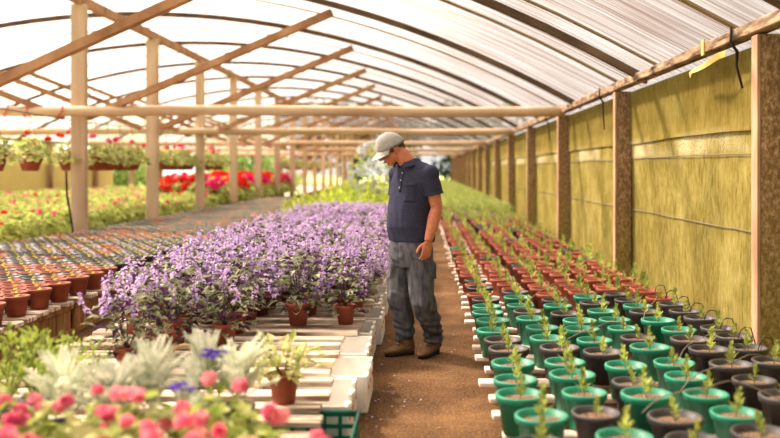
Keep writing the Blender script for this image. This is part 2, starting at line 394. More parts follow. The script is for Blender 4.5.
for i, y in enumerate([6.35, 8.55, 10.25, 14.6, 18.9, 22.9, 26.9]):
    tag(obj('roof_batten', arch(y, .07 if i != 2 else .10, .02, 'batten', dz=.065)), 'thin brown batten pressing the roof film, %s from the camera' % nth(i+1), 'batten', 'thin roof battens')
# ties and ribbon on the right beam
mb = MB(); pts = []
vs = []; fs = []
for i in range(15):
    t = i/14; x = 2.29-.03*math.sin(t*pi); y = 6.45+.9*t; z = 2.33-.075*t+.012*math.sin(t*9)
    vs += [(x, y, z), (x+.02*math.sin(t*7), y+.01, z-.045)]
for i in range(14): fs.append((2*i, 2*i+1, 2*i+3, 2*i+2))
vs += [(a+.003, b, c) for a, b, c in vs]; fs += [tuple(30+k for k in reversed(f)) for f in fs]
mb.add(vs, fs, 'ribbon', True)
tag(obj('loose_ribbon', mb), 'loose yellow plastic strip hanging under the right eave beam', 'ribbon')
mb = MB(); mb.box((WX-.032, 6.90, 2.355), (WX-.02, 6.96, 2.485), 'ribbon')
tag(obj('yellow_strap', mb), 'yellow strap wrapped over the weathered right eave beam', 'strap')
for y, L, nm in ((6.28, .34, 'nearest the camera'), (11.0, .42, 'between two wall posts'), (15.9, .4, 'further along the wall')):
    pts = [(WX-.03, y, 2.48), (WX-.035, y, 2.37), (WX+.02, y+.02, 2.30), (WX+.03, y+.06, 2.20), (WX+.06, y+.02+.25*(L-.34)*5, 2.37-L)]
    tag(obj('black_tie', MB().tube(pts, [.010, .011, .014, .011, .009], 6, 'black_tube')), 'black rubber tie hanging from the right eave beam %s' % nm, 'tie', 'ties on the right eave')

# ------------------------------------------------------------------ plant pieces
def pot_mesh(rt, rb, h, mat, n=18, lip=.012):
    return MB().lathe([(rb*.2, 0), (rb, 0), (rb+(rt-rb)*.80, h*.80), (rt+lip*.55, h*.82), (rt+lip, h*.97), (rt+lip*.7, h), (rt-.004, h), (rt-.010, h*.86), (rt-.016, h*.84)], n, mat)
def soil_mesh(r, z, mat, n=14):
    mb = MB(); vs = [(0, 0, z+.006)]
    for q in (.5, 1):
        for i in range(n): a = 2*pi*i/n; vs.append((r*q*math.cos(a), r*q*math.sin(a), z+R.uniform(-.004, .008)*(1.2-q)))
    fs = [(0, 1+i, 1+(i+1) % n) for i in range(n)]+[(1+i, 1+n+i, 1+n+(i+1) % n, 1+(i+1) % n) for i in range(n)]
    return mb.add(vs, fs, mat, True)
def conifer(h, k=34):
    mb = MB(); L = Vector((R.uniform(-.15, .15), R.uniform(-.15, .15), 1)).normalized()
    mb.tube([(0, 0, 0), L*h*.5, L*h*.9], [.003, .0025, .001], 4, 'stem_green')
    for i in range(k):
        t = R.random()**.8; a = R.uniform(0, 6.28); d = Vector((math.cos(a), math.sin(a), .5+.9*t)); p = L*h*(.12+.8*t)
        mb.leaf(p, d, h*.40*(1.15-.7*t)*R.uniform(.6, 1.2), .012+.010*R.random(), 'conifer', droop=-.1)
    return mb
def grassy(h, k=42, mat='grass_leaf', spread=.5, w=.012):
    mb = MB()
    for i in range(k):
        a = R.uniform(0, 6.28); d = Vector((math.cos(a)*R.random()*spread, math.sin(a)*R.random()*spread, 1)).normalized(); q = R.uniform(0, .55)*h
        p = Vector((math.cos(a)*.03*R.random(), math.sin(a)*.03*R.random(), 0))+d*q
        mb.leaf(p, (d+rv()*.55), h*R.uniform(.25, .5), w*R.uniform(.7, 1.5), mat, droop=.15)
    return mb
def sprout():
    mb = MB()
    for i in range(R.choice((5, 6, 7))):
        a = R.uniform(0, 6.28); mb.leaf((0, 0, 0), (math.cos(a), math.sin(a), R.uniform(.5, 1.6)), R.uniform(.022, .036), .016, 'sprout_leaf', droop=.2)
    return mb
def lav_foliage(full=True):
    mb = MB()
    for i in range(7):
        a = R.uniform(0, 6.28); r = R.uniform(.05, .14); mb.tube([(0, 0, 0), (r*.5*math.cos(a), r*.5*math.sin(a), .12), (r*math.cos(a), r*math.sin(a), .26)], [.005, .004, .002], 4, 'stem_purple')
    for i in range(130):
        a = R.uniform(0, 6.28); z = R.uniform(-.04, .34); r = R.uniform(.02, .21)*(.75+.5*math.sin(max(z, 0)/.34*pi))
        d = Vector((math.cos(a), math.sin(a), R.uniform(-.3, .5)))
        mb.leaf((r*math.cos(a)*.8, r*math.sin(a)*.8, z), d+rv()*.35, R.uniform(.05, .10), R.uniform(.035, .06), 'lav_leaf' if R.random() < .74 else 'lav_dark', droop=.25)
    return mb
def lav_flowers(k=24):
    mb = MB()
    for i in range(k):
        a = R.uniform(0, 6.28); r = .25*math.sqrt(R.random()); z0 = R.uniform(.12, .32)-.35*r; d = Vector((math.cos(a)*r*1.6, math.sin(a)*r*1.6, 1)).normalized(); d = (d+rv()*.15).normalized()
        b = Vector((r*math.cos(a), r*math.sin(a), z0)); L = R.uniform(.12, .21); mb.tube([b, b+d*L], [.0025, .001], 3, 'stem_purple')
        for j in range(14):
            t = R.uniform(.2, 1); e = d.orthogonal(); e.rotate(Matrix.Rotation(R.uniform(0, 6.28), 3, d)); q = b+d*L*t
            mb.leaf(q, e+d*R.uniform(-.4, .5), R.uniform(.026, .042)*(1.25-.55*t), R.uniform(.018, .028), 'lav_petal', fold=.4, droop=.4)
    return mb
def gera_foliage(r=.2, h=.26, k=90, mats=('gera_leaf', 'gera_leaf', 'pale_leaf'), ls=.032, dn=0):
    mb = MB()
    for i in range(k):
        a = R.uniform(0, 6.28); u = R.random(); rr = r*math.sqrt(R.random()); z = h*(1-(rr/r)**2*.75)*R.uniform(.25, 1)-dn*(rr/r)**2
        n = Vector((math.cos(a)*rr/r*.9, math.sin(a)*rr/r*.9, 1))+rv()*.5
        mb.disc((rr*math.cos(a), rr*math.sin(a), z), n, ls*R.uniform(.7, 1.3), R.choice(mats), 6, .25)
    for i in range(6):
        a = R.uniform(0, 6.28); mb.tube([(0, 0, 0), (r*.5*math.cos(a), r*.5*math.sin(a), h*.6)], [.006, .003], 4, 'stem_green')
    return mb
def umbels(n, r, h, mat, cr=.035, up=.07, k=22, petal=.016):
    mb = MB()
    for i in range(n):
        a = R.uniform(0, 6.28); rr = r*math.sqrt(R.random()); z = h*(1-(rr/r)**2*.55)+R.uniform(0, up); c = Vector((rr*math.cos(a), rr*math.sin(a), z))
        mb.tube([(c.x*.7, c.y*.7, h*.35), c], [.002, .002], 3, 'stem_green'); q = R.uniform(.7, 1.15)*cr
        for j in range(k):
            d = rv(); d.z = abs(d.z)*.9-.15; d.normalize(); mb.disc(c+d*q, d+rv()*.3, petal*R.uniform(.8, 1.2), mat, 5, .2)
    return mb
def dusty(k=26, L=.16):
    mb = MB()
    for i in range(k):
        a = R.uniform(0, 6.28); el = R.uniform(.1, 1.5); d = Vector((math.cos(a)*math.cos(el), math.sin(a)*math.cos(el), math.sin(el)+.2)).normalized()
        s = d.cross(Vector((0, 0, 1))); s = s.normalized() if s.length > .05 else Vector((1, 0, 0)); n = s.cross(d); b = Vector((math.cos(a)*.02, math.sin(a)*.02, R.uniform(.0, .16))); l = L*R.uniform(.7, 1.15)
        mb.tube([b, b+d*l*.6-n*l*.02, b+d*l-n*l*.12], [.0035, .003, .0015], 3, 'silver_leaf')
        for j in range(7):
            t = .3+.7*j/6; q = b+d*l*t-n*l*.12*t*t
            for sg in (-1, 1): mb.leaf(q, s*sg*(1-.5*t)+d*.8+n*.2, l*.36*(1.15-.5*t), .014, 'silver_leaf', droop=.15, nrm=n)
    return mb
def bushy(r, h, k, mat, L=.045, W=.02, up=.8):
    mb = MB()
    for i in range(9):
        a = R.uniform(0, 6.28); mb.tube([(0, 0, 0), (r*.7*math.cos(a), r*.7*math.sin(a), h*.85)], [.005, .002], 4, 'stem_green')
    for i in range(k):
        a = R.uniform(0, 6.28); rr = r*math.sqrt(R.random()); z = h*R.uniform(.15, 1)*(1-.45*(rr/r)**2)
        mb.leaf((rr*math.cos(a), rr*math.sin(a), z), Vector((math.cos(a)*.7, math.sin(a)*.7, up))+rv()*.6, L*R.uniform(.7, 1.3), W*R.uniform(.8, 1.2), mat, droop=.15)
    return mb

POT = {c: pot_mesh(.110, .082, .19, m).mesh('pot') for c, m in (('green', 'green_plastic'), ('black', 'black_plastic'), ('terracotta', 'terracotta'))}
POTL = {c: pot_mesh(.098, .072, .205, m, 10) for c, m in (('green', 'green_plastic'), ('black', 'black_plastic'), ('terracotta', 'terracotta'))}
SOIL = soil_mesh(.101, .160, 'soil').mesh('soil')
def lift(mb, z): return MB().put(mb, Matrix.Translation((0, 0, z)))
CONI = [lift(conifer(R.uniform(.10, .165), 50), .160).mesh('seedling') for _ in range(7)]
CONT = [lift(conifer(R.uniform(.19, .28), 70), .160).mesh('seedling') for _ in range(4)]
GRA = [lift(grassy(R.uniform(.22, .30), 60, spread=.8, w=.016), .165).mesh('seedling') for _ in range(5)]
# ------------------------------------------------------------------ right bench: slatted pallets and pots
def slat(x0, x1, y, w, z, th, mat):
    return MB().bevbox((x0, y-w/2, z-th), (x1, y+w/2, z), mat, .005)
RZ = .13
ROWS = [3.16+.345*k for k in range(0, 196)]
COLS = [.50, .815, 1.12, 1.43, 1.74, 2.05]
def pallet(name, label, group, ys, x0f, x1, z, th, mat, runx, each=True, w=.10):
    t = thing(name, label, 'pallet', (0, 0, 0), 0, group); t.location = ((runx[0]+runx[-1])/2, ys[0], 0)
    inv = Matrix.Translation(-Vector(t.location)); deck = MB()
    for y in ys:
        m = slat(x0f(), x1+R.uniform(-.02, .02), y+R.uniform(-.015, .015), w*R.uniform(.9, 1.15), z+R.uniform(-.004, 0), th, mat)
        if each: obj('slat', MB().put(m, inv), t)
        else: deck.put(m, inv)
    if not each: obj('deck', deck, t)
    for x in runx:
        obj('runner', MB().put(MB().bevbox((x-.04, ys[0]-.06, 0), (x+.04, ys[-1]+.06, z-th-.003), 'slat_wood', .005), inv), t)
    return t
k = 0; pn = 0
while k < len(ROWS):
    ys = ROWS[k:k+5]; pn += 1
    if pn <= 16:
        pallet('pallet', 'pale slatted pallet under the right-hand pots, %s from the camera' % nth(pn), 'pallets under the right-hand pots', ys, lambda: R.uniform(.33, .40), 2.2, RZ, .028, 'slat_white', (.62, 1.3, 2.0), pn <= 7)
    k += 5
rest = MB()
rk = (len(ROWS)-80)
for k in range(80, len(ROWS)):
    rest.put(slat(.36, 2.2, ROWS[k], .1, RZ, .12, 'slat_white'), Matrix())
o = obj('pallet_row', rest); tag(o, 'far pale pallets under the right-hand plants, beyond the sixteenth pallet', 'pallets', None, 'stuff')
n_ind = 0; far = MB(); PLOW = {c: MB().lathe([(.072, 0), (.102, .2), (.09, .19)], 7, m) for c, m in (('terracotta', 'terracotta'), ('black', 'black_plastic'))}
GLOW = [lift(grassy(.36, 26, spread=1.0, w=.04), .17) for _ in range(4)]
for ri, y in enumerate(ROWS):
    for ci, x in enumerate(COLS):
        xx = x+R.uniform(-.03, .03); yy = y+R.uniform(-.03, .03)+(.05 if ci % 2 else -.03)
        wall_clear = min(abs(yy-p) for p in RP)
        if ci == 5: xx = min(xx, 2.06)
        if not inview(xx, yy, .25, 12): continue
        if yy < 7.6+.35*math.sin(ci*2.1): c = 'green' if R.random() < (.80, .66, .5, .42, .3, .22)[ci] else 'black'
        elif yy < 16: c = 'terracotta' if R.random() < .88 else ('black' if R.random() < .8 else 'green')
        else: c = 'terracotta' if R.random() < .6 else 'black'
        if n_ind < 298:
            n_ind += 1
            if yy < 7.6: g, gl = R.choice(CONI), 'thin conifer seedling'
            elif yy < 18.5: g, gl = R.choice(CONI+CONT), 'young conifer seedling'
            else: g, gl = R.choice(GRA+CONT), 'bushy green seedling'
            lab = '%s pot with %s, %s from the path in the %s row back' % (c, gl, nth(ci+1), nth(ri+1))
            parts = [('pot', POT[c])]
            if yy < 11: parts.append(('soil', SOIL))
            else: parts.append(('soil', SOIL))
            parts.append(('seedling', g))
            plant('potted_seedling', lab, 'potted plant', (xx, yy, RZ+.001), parts, None, '%s pots of seedlings on the right-hand pallets' % c, R.uniform(.94, 1.05) if yy < 8 else R.uniform(.85, .95))
        else:
            M = Matrix.Translation((xx, yy, RZ)) @ Matrix.Rotation(R.uniform(0, 6), 4, 'Z')
            far.put(PLOW['terracotta' if c == 'terracotta' else 'black'], M); far.put(R.choice(GLOW), M)
tag(obj('far_seedlings', far), 'mass of green potted seedlings on the far end of the right-hand pallets', 'plants', None, 'stuff')
# drip tubes, pipe along the wall
for i, (x, y, dx, dy, hh) in enumerate(((1.0, 3.9, .75, .15, .32), (1.3, 4.3, .8, .5, .30), (.8, 5.2, .7, .5, .34), (1.5, 5.0, .6, .6, .3), (.7, 9.3, .5, .3, .42), (.95, 9.8, .7, -.4, .46), (1.2, 10.5, .5, .7, .4), (.85, 7.0, .5, .6, .34), (1.6, 6.2, .4, .8, .33), (1.1, 11.6, .7, .5, .4))):
    pts = [(x+dx*t/12, y+dy*t/12+.05*math.sin(t), .31+hh*.38*math.sin(pi*t/12)) for t in range(13)]
    tag(obj('drip_tube', MB().tube(pts, .0028, 5, 'wire')), 'thin bent irrigation tube arching between right-hand pots, %s from the camera' % nth(i+1), 'tube', 'irrigation tubes among the right-hand pots')
for i in range(9):
    y = 4.9+.345*i*1.0; pts = [(2.10, y+.1, .29), (2.12, y+.1, .35), (2.15, y+.11, .37), (2.20, y+.13, .36), (2.25, y+.15, .20)]
    tag(obj('drip_peg', MB().tube(pts, .004, 5, 'black_tube')), 'short black drip hook by the right wall, %s from the camera' % nth(i+1), 'tube', 'black drip hooks by the right wall')
pts = [(WX-.02, 3+.6*i, .16+.01*math.sin(i)) for i in range(40)]
tag(obj('water_pipe', MB().tube(pts, .011, 7, 'wire')), 'long grey water pipe at the foot of the right wall', 'pipe')

# ------------------------------------------------------------------ middle bench: pallets on foam boxes, purple plants
BZ = .25
ys = [2.55+.245*i for i in range(63)]
k = 0; pn = 0
while k < len(ys):
    pn += 1
    pallet('bench_pallet', ('weathered slatted bench top under the purple flowers, %s from the camera' % nth(pn-1) if pn > 1 else 'weathered slatted bench top hidden beneath the coral-pink foreground plants'), 'slatted bench tops under the purple flowers', ys[k:k+5], lambda: -2.38+R.uniform(-.03, .03), -.47+R.uniform(-.09, .06), BZ, .03, 'slat_wood', (-2.2, -1.55, -.95), pn <= 9, w=.115)
    k += 5
yb = 4.35; i = 0
while yb < 17:
    L = R.uniform(.50, .60); xr = -.37+R.uniform(-.05, .05); h = .215; i += 1
    t = thing('foam_box', 'white foam box under the purple flower bench beside the path, %s from the camera' % nth(i), 'box', (xr-.2, yb+L/2, 0), 0, 'white foam boxes beside the path')
    w = .19; mb = MB(); b = .022
    mb.box((-w, -L/2, 0), (w, L/2, .02), 'foam')
    for lo, hi in (((-w, -L/2, .02), (-w+b, L/2, h)), ((w-b, -L/2, .02), (w, L/2, h-.035)), ((-w+b, -L/2, .02), (w-b, -L/2+b, h)), ((-w+b, L/2-b, .02), (w-b, L/2, h))): mb.bevbox(lo, hi, 'foam', .004)
    for j in range(3): mb.bevbox((w-b, -L/2+j*(L-.11)/2, h-.036), (w, -L/2+j*(L-.11)/2+.11, h), 'foam', .003)
    obj('shell', mb, t)
    for j in range(3):
        c = Vector((w+.0012, -L/2+.09+j*(L-.18)/2, .13)); n = 12
        vs = [c+Vector((s, .026*math.cos(2*pi*q/n), .013*math.sin(2*pi*q/n))) for s in (-.002, .0012) for q in range(n)]
        obj('red_mark', MB().add(vs, [tuple(range(n, 2*n))]+[(q, (q+1) % n, n+(q+1) % n, n+q) for q in range(n)], 'red_print'), t, 'small red printed oval')
    yb += L+R.uniform(.04, .22)
# green crate at the near end
t = thing('plastic_crate', 'dark green slotted plastic crate under the near end of the bench', 'crate', (-.54, 3.98, 0))
def crate(w, l, h, mat):
    mb = MB(); th = .012
    mb.box((-w, -l, 0), (w, l, .012), mat)
    for sx in (-1, 1):
        for k in range(4): z = .012+k*(h-.04)/3.0; mb.box((sx*w-th/2, -l, z), (sx*w+th/2, l, z+.022), mat)
        for k in range(7): y = -l+k*(2*l-.02)/6; mb.box((sx*w-th/2+.001, y, .012), (sx*w+th/2-.001, y+.02, h-.02), mat)
    for sy in (-1, 1):
        for k in range(4): z = .012+k*(h-.04)/3.0; mb.box((-w, sy*l-th/2, z), (w, sy*l+th/2, z+.022), mat)
        for k in range(6): x = -w+k*(2*w-.02)/5; mb.box((x, sy*l-th/2+.001, .012), (x+.02, sy*l+th/2-.001, h-.02), mat)
    return mb
obj('slotted_shell', crate(.21, .28, .218, 'crate_green'), t)
obj('rim', MB().tube([(-.215, -.285, .212), (.215, -.285, .212), (.215, .285, .212), (-.215, .285, .212), (-.215, -.285, .212)], .009, 6, 'crate_green'), t)

PSM = pot_mesh(.078, .056, .15, 'terracotta').mesh('pot'); PSMS = soil_mesh(.07, .125, 'soil').mesh('soil')
LF = [lift(lav_foliage(), .125).mesh('foliage') for _ in range(5)]; LB = [lift(lav_flowers(), .125).mesh('blossom') for _ in range(6)]
LBL = [lift(lav_flowers(9), .125).mesh('blossom') for _ in range(3)]
rn = 0; y = 5.0; nl = 0
while y < 17.2:
    rn += 1; cn = 0
    for ci, x in enumerate((-.62, -.98, -1.34, -1.70, -2.06)):
        if y < 6.15 and ci < 2: continue
        if y < 5.55 and ci == 2 or y < 6.0 and ci == 4: continue
        xx = x+R.uniform(-.05, .05); yy = y+R.uniform(-.05, .05)
        cn += 1; lab = 'purple-flowered plant in terracotta pot, %s from the path in the %s purple row' % (nth(cn), nth(rn))
        plant('purple_flower_plant', lab, 'potted plant', (xx, yy, BZ), [('pot', PSM), ('soil', PSMS), ('foliage', R.choice(LF)), ('blossom', R.choice(LB if y > 6.5 else LBL))], None, 'purple-flowered plants on the middle bench', R.uniform(.95, 1.12)); nl += 1
    y += .37
# lime green plants beyond
LIME = [bushy(.28, .34, 110, 'lime_leaf', .10, .06).mesh('lime_plant') for _ in range(4)]
rn = 0; y = 17.8
while y < 34:
    rn += 1
    for ci, x in enumerate((-.7, -1.35, -2.0, -2.65)):
        o = obj('lime_plant', R.choice(LIME)); o.location = (x+R.uniform(-.1, .1), y+R.uniform(-.1, .1), 0); o.rotation_euler = (0, 0, R.uniform(0, 6)); o.scale = (1.35, 1.35, R.uniform(2.1, 2.7))
        tag(o, 'lime green plant behind the purple flowers, %s from the path in the %s lime row' % (nth(ci+1), nth(rn)), 'plant', 'lime green plants behind the purple flowers')
    y += .75
# pale blue-white flowering shrub behind the man's head
mb = MB(); 
for i in range(520):
    d = rv(); c = Vector((d.x*.55, d.y*.55, 1.25+d.z*.75))*1.0; mb.leaf(c*R.uniform(.85, 1), d+rv()*.6, R.uniform(.08, .14), .06, 'lime_leaf' if R.random() < .5 else 'far_leaf')
fl = MB()
for i in range(60):
    d = rv(); d.y = -abs(d.y) if R.random() < .6 else d.y; c = Vector((d.x*.58, d.y*.58, 1.35+d.z*.7))
    for j in range(14): e = rv(); fl.disc(c+e*.055, e+d, .035, 'white_petal', 5)
t = thing('flowering_shrub', 'tall shrub with pale blue-white blossom behind the man', 'shrub', (-1.25, 20.6, 0)); obj('foliage', mb, t); obj('blossom', fl, t)
obj('stem', MB().tube([(0, 0, 0), (.02, .02, .5), (0, 0, 1.2)], [.03, .025, .015], 6, 'bark'), t)

# ------------------------------------------------------------------ foreground plants on the near end of the bench
PPOT = pot_mesh(.07, .052, .13, 'black_plastic').mesh('pot'); PPOTS = soil_mesh(.062, .108, 'soil').mesh('soil')
def at(xp, Y): return (xp-VX)*Y/F
fg = [(8, 2.62, .9, 'in the bottom left corner'), (52, 2.98, .95, 'left of the silver plants'), (112, 2.60, 1, 'second along the bottom edge from the left corner'), (148, 2.95, 1.05, 'in front of the silver plants'), (188, 2.60, 1, 'third along the bottom edge from the left corner'), (222, 2.98, 1.05, 'below the upper violet flower'), (268, 2.66, 1, 'nearest the path'), (6, 3.15, .95, 'in front of the green bush'), (100, 3.2, .8, 'behind the others, against the silver leaves')]
for x, y, s, w in fg:
    plant('pink_bedding_plant', 'coral-pink bedding plant with yellow-green leaves %s' % w, 'potted plant', (at(x, y), y, BZ),
          [('pot', PPOT), ('soil', PPOTS), ('foliage', lift(gera_foliage(.20, .27, 190, ('gera_leaf', 'box_leaf', 'pale_leaf', 'pale_leaf'), .03, .04), .11).mesh('foliage')), ('blossom', lift(umbels(7, .19, .285, 'coral_petal', .017, .04, 13, .021), .11).mesh('blossom'))], None, 'coral-pink bedding plants in the foreground', s)
for x, y, s, w in ((62, 3.55, .95, 'beside the green bush'), (112, 3.45, 1.0, 'second from the green bush'), (150, 3.62, 1.0, 'in the middle of the silver group'), (205, 3.85, 1.0, 'behind the upper violet flower'), (238, 3.8, .98, 'beside the path end of the silver group'), (188, 3.35, .8, 'in front of the violet flowers')):
    plant('dusty_miller', 'silver-grey feathery-leaved plant %s' % w, 'potted plant', (at(x, y), y, BZ), [('pot', PPOT), ('soil', PPOTS), ('foliage', lift(dusty(44, .145), .15).mesh('foliage'))], None, 'silver-leaved plants in the foreground', s)
for x, y, s, w in ((4, 3.75, 1.05, 'at the left edge of the foreground'), (36, 3.95, .95, 'between the pots bench and the silver plants'), (76, 4.35, .7, 'lowest and furthest back, below the brown pots')):
    plant('green_bush', 'yellow-green small-leaved bush %s' % w, 'potted plant', (at(x, y), y, BZ), [('pot', PPOT), ('soil', PPOTS), ('foliage', lift(bushy(.24, .36, 300, 'box_leaf'), .11).mesh('foliage'))], None, 'green bushes in the foreground', s)
def violet(n, spread, z):
    mb = MB()
    for i in range(n):
        c = Vector((R.uniform(-spread, spread), R.uniform(-.03, .03), z+R.uniform(-.012, .012))); mb.tube([(c.x*.3, c.y*.3, .05), c], [.003, .002], 4, 'stem_green')
        for j in range(16):
            a = R.uniform(0, 6.28); mb.leaf(c, (math.cos(a), math.sin(a), R.uniform(-.1, .5)), R.uniform(.022, .036), .010, 'blue_petal')
    return mb
for x, y, z, w in ((212, 3.4, .335, 'the upper of the two violet ones'), (184, 3.1, .275, 'the lower of the two violet ones')):
    plant('violet_flower_plant', 'bright violet flower among silver leaves, %s' % w, 'potted plant', (at(x, y), y, BZ), [('pot', PPOT), ('soil', PPOTS), ('foliage', lift(bushy(.11, .17, 60, 'box_leaf', .06, .035), .11).mesh('foliage')), ('blossom', lift(violet(5 if z > .3 else 3, .065 if z > .3 else .03, z), .11).mesh('blossom'))], 0, 'violet flowers in the foreground')
y = 4.3
plant('pale_leaf_plant', 'terracotta pot of pale green leafy plant alone on the slatted bench by the path', 'potted plant', (at(284, y), y, BZ), [('pot', PSM), ('soil', PSMS), ('foliage', lift(bushy(.17, .21, 95, 'pale_leaf', .075, .045, .3), .12).mesh('foliage'))])
pts = [(at(150, 4.4)+.36*t/14, 4.4, BZ+.02+.25*math.sin(pi*t/14)) for t in range(15)]
tag(obj('wire_hoop', MB().tube(pts, .008, 6, 'dry_stem')), 'bent brown hoop over the bench behind the silver plants', 'hoop')

# ------------------------------------------------------------------ left bench: small pots on slats over wooden crates
LZ = .30; PL = {c: pot_mesh(.080, .060, .145, m, 16, .01).mesh('pot') for c, m in (('black', 'black_plastic'), ('terracotta', 'terracotta'), ('green', 'green_plastic'))}
LS = soil_mesh(.073, .128, 'pale_soil').mesh('soil'); SPR = [lift(sprout(), .13).mesh('sprout') for _ in range(6)]
ys = [5.5+.25*i for i in range(101)]; k = 0; pn = 0
while k < len(ys):
    pn += 1
    pallet('bench_pallet', 'rough slatted bench top under the left seedling pots, %s from the camera' % nth(pn), 'slatted bench tops under the left seedling pots', ys[k:k+5], lambda: -5.55, -3.0+R.uniform(-.02, .02), LZ, .035, 'slat_wood', (-5.4, -4.5, -3.7), pn <= 5, w=.16)
    k += 5
for i in range(8):
    yb = 5.55+i*.95
    t = thing('wooden_crate', 'brown boarded wooden crate holding up the left bench, %s from the camera' % nth(i+1), 'crate', (-3.28, yb+.45, 0), 0, 'wooden crates under the left bench')
    mb = MB(); h = LZ-.037
    for j in range(6): mb.bevbox((.19, -.44+j*.147, .01), (.212, -.44+j*.147+.135, h), 'crate_wood', .004)
    for j in range(3): mb.bevbox((-.2+j*.13, -.45, .01), (-.2+j*.13+.12, -.43, h), 'crate_wood', .004); mb.bevbox((-.2+j*.13, .43, .01), (-.2+j*.13+.12, .45, h), 'crate_wood', .004)
    mb.box((-.21, -.43, .01), (-.19, .43, h), 'crate_wood'); obj('boards', mb, t)
    fr = MB()
    for zz in (0.0, h-.045): fr.bevbox((.213, -.45, zz), (.235, .45, zz+.04), 'crate_wood', .003)
    obj('battens', fr, t)
n = 0; farp = MB(); SL = [lift(sprout(), .13) for _ in range(3)]; PLL = {c: MB().lathe([(.06, 0), (.088, .14), (.08, .145), (.07, .128)], 8, m) for c, m in (('black', 'black_plastic'), ('terracotta', 'terracotta'))}
PLS = soil_mesh(.073, .128, 'pale_soil', 7)
rn = 0; par = 0; y = 5.6
while y < 30:
    cn = 0; par = 1-par
    for ci in range(14):
        x = -3.12-.202*ci-.101*par+R.uniform(-.012, .012); yy = y+R.uniform(-.015, .015)
        if x < -5.5 or not inview(x, yy, .42, 14): continue
        cn += 1; rn += cn == 1
        c = ('terracotta' if R.random() < (.95 if yy < 7.5 else .55 if yy < 8.6 else .14) else 'black')
        if 12 < yy < 13.5: c = 'terracotta' if R.random() < .4 else 'black'
        if n < 298:
            n += 1
            plant('seedling_pot', '%s pot with yellow sprout on the left bench, %s from the aisle in row %s' % (c, nth(cn), nth(rn)), 'potted plant', (x, yy, LZ+.001),
                  [('pot', PL[c]), ('soil', LS), ('sprout', R.choice(SPR))], None, '%s pots with sprouts on the left bench' % c, R.uniform(1.08, 1.14))
        else:
            M = Matrix.Translation((x, yy, LZ)) @ Matrix.Rotation(R.uniform(0, 6), 4, 'Z'); farp.put(PLL[c], M); farp.put(PLS, M); farp.put(R.choice(SL), M)
    y += .185
tag(obj('far_seedling_pots', farp), 'far rows of small pots with yellow sprouts on the left bench', 'pots', None, 'stuff')

# ------------------------------------------------------------------ geraniums beyond the middle posts
GP = pot_mesh(.085, .062, .15, 'terracotta', 12).mesh('pot'); GPB = pot_mesh(.085, .062, .15, 'black_plastic', 12).mesh('pot')
GF = [lift(gera_foliage(.38, .40, 210, ('gera_leaf', 'gera_leaf', 'far_leaf'), ls=.05, dn=.06), .13).mesh('foliage') for _ in range(4)]
GB = {c: [lift(umbels(nn, .30, .41, m, .040, .06, 18, .022), .13).mesh('blossom') for nn in (1, 1, 2)] for c, m in (('red', 'red_petal'), ('pink', 'pink_petal'), ('magenta', 'magenta_petal'), ('scarlet', 'red_petal'))}
GBF = {c: [lift(umbels(13, .26, .38, m, .06, .05, 16, .034), .13).mesh('blossom') for _ in range(3)] for c, m in (('red', 'red_petal'), ('magenta', 'magenta_petal'))}
def gtable(x0, x1, y0, y1, label):
    t = thing('geranium_bench', label, 'bench', ((x0+x1)/2, (y0+y1)/2, 0)); w = (x1-x0)/2; l = (y1-y0)/2
    obj('bench_top', MB().bevbox((-w, -l, .17), (w, l, .20), 'slat_wood', .006), t)
    for sx in (-1, 1):
        for sy in (-1, 0, 1): obj('leg', MB().bevbox((sx*(w-.15)-.05, sy*(l-.2)-.05, 0), (sx*(w-.15)+.05, sy*(l-.2)+.05, .17), 'timber', .005), t)
gtable(-9.7, -6.15, 10.5, 24.4, 'low wooden bench of pink and red geraniums beyond the middle posts, near half')
gtable(-9.7, -6.15, 24.6, 62, 'low wooden bench of massed red flowers beyond the middle posts, far half')
gtable(-13.2, -10.4, 19, 40, 'low wooden bench of flowers beside the far left wall')
rn = 0; y = 11.2; ng = 0
while y < 60:
    cn = 0
    for x in (-6.45, -6.95, -7.45, -7.95, -8.45, -8.95, -9.4, -10.7, -11.3, -11.9, -12.5, -13.0):
        xx = x+R.uniform(-.07, .07); yy = y+R.uniform(-.08, .08)
        if x < -10 and not 19.3 < yy < 39.5: continue
        if yy > 40 and x < -8.2: continue
        if not inview(xx, yy, .6, 10): continue
        cn += 1; rn += cn == 1
        if ng >= 300: continue
        ng += 1
        if yy > 25.4 and x > -8.3: c = 'red' if R.random() < .74 else 'magenta'; fb = R.choice(GBF[c]); lab = '%s massed flower plant' % c
        else:
            c = R.choice(('pink', 'pink', 'pink', 'pink', 'red', 'magenta')) if x > -10 else 'pink'; fb = R.choice(GB[c]); lab = '%s geranium in a pot' % c
        pc = GP if R.random() < .8 else GPB
        plant('geranium', lab+' beyond the middle posts, %s from the aisle in row %s' % (nth(cn), nth(rn)), 'potted plant', (xx, yy, .20), [('pot', pc), ('foliage', R.choice(GF)), ('blossom', fb)], None, '%s flowers beyond the middle posts' % c, R.uniform(1.7, 2.0) if 'massed' in lab else R.uniform(.92, 1.1))
    y += .56 if y < 24.7 else .95
t = thing('white_table', 'white-topped table behind the massed red flowers', 'table', (-9.0, 63.5, 0))
obj('table_top', MB().bevbox((-1, -.5, 1.0), (1, .5, 1.3), 'white_paint', .02), t)
for sx in (-.9, .9):
    for sy in (-.4, .4): obj('leg', MB().bevbox((sx-.05, sy-.05, 0), (sx+.05, sy+.05, 1.0), 'white_paint', .01), t)

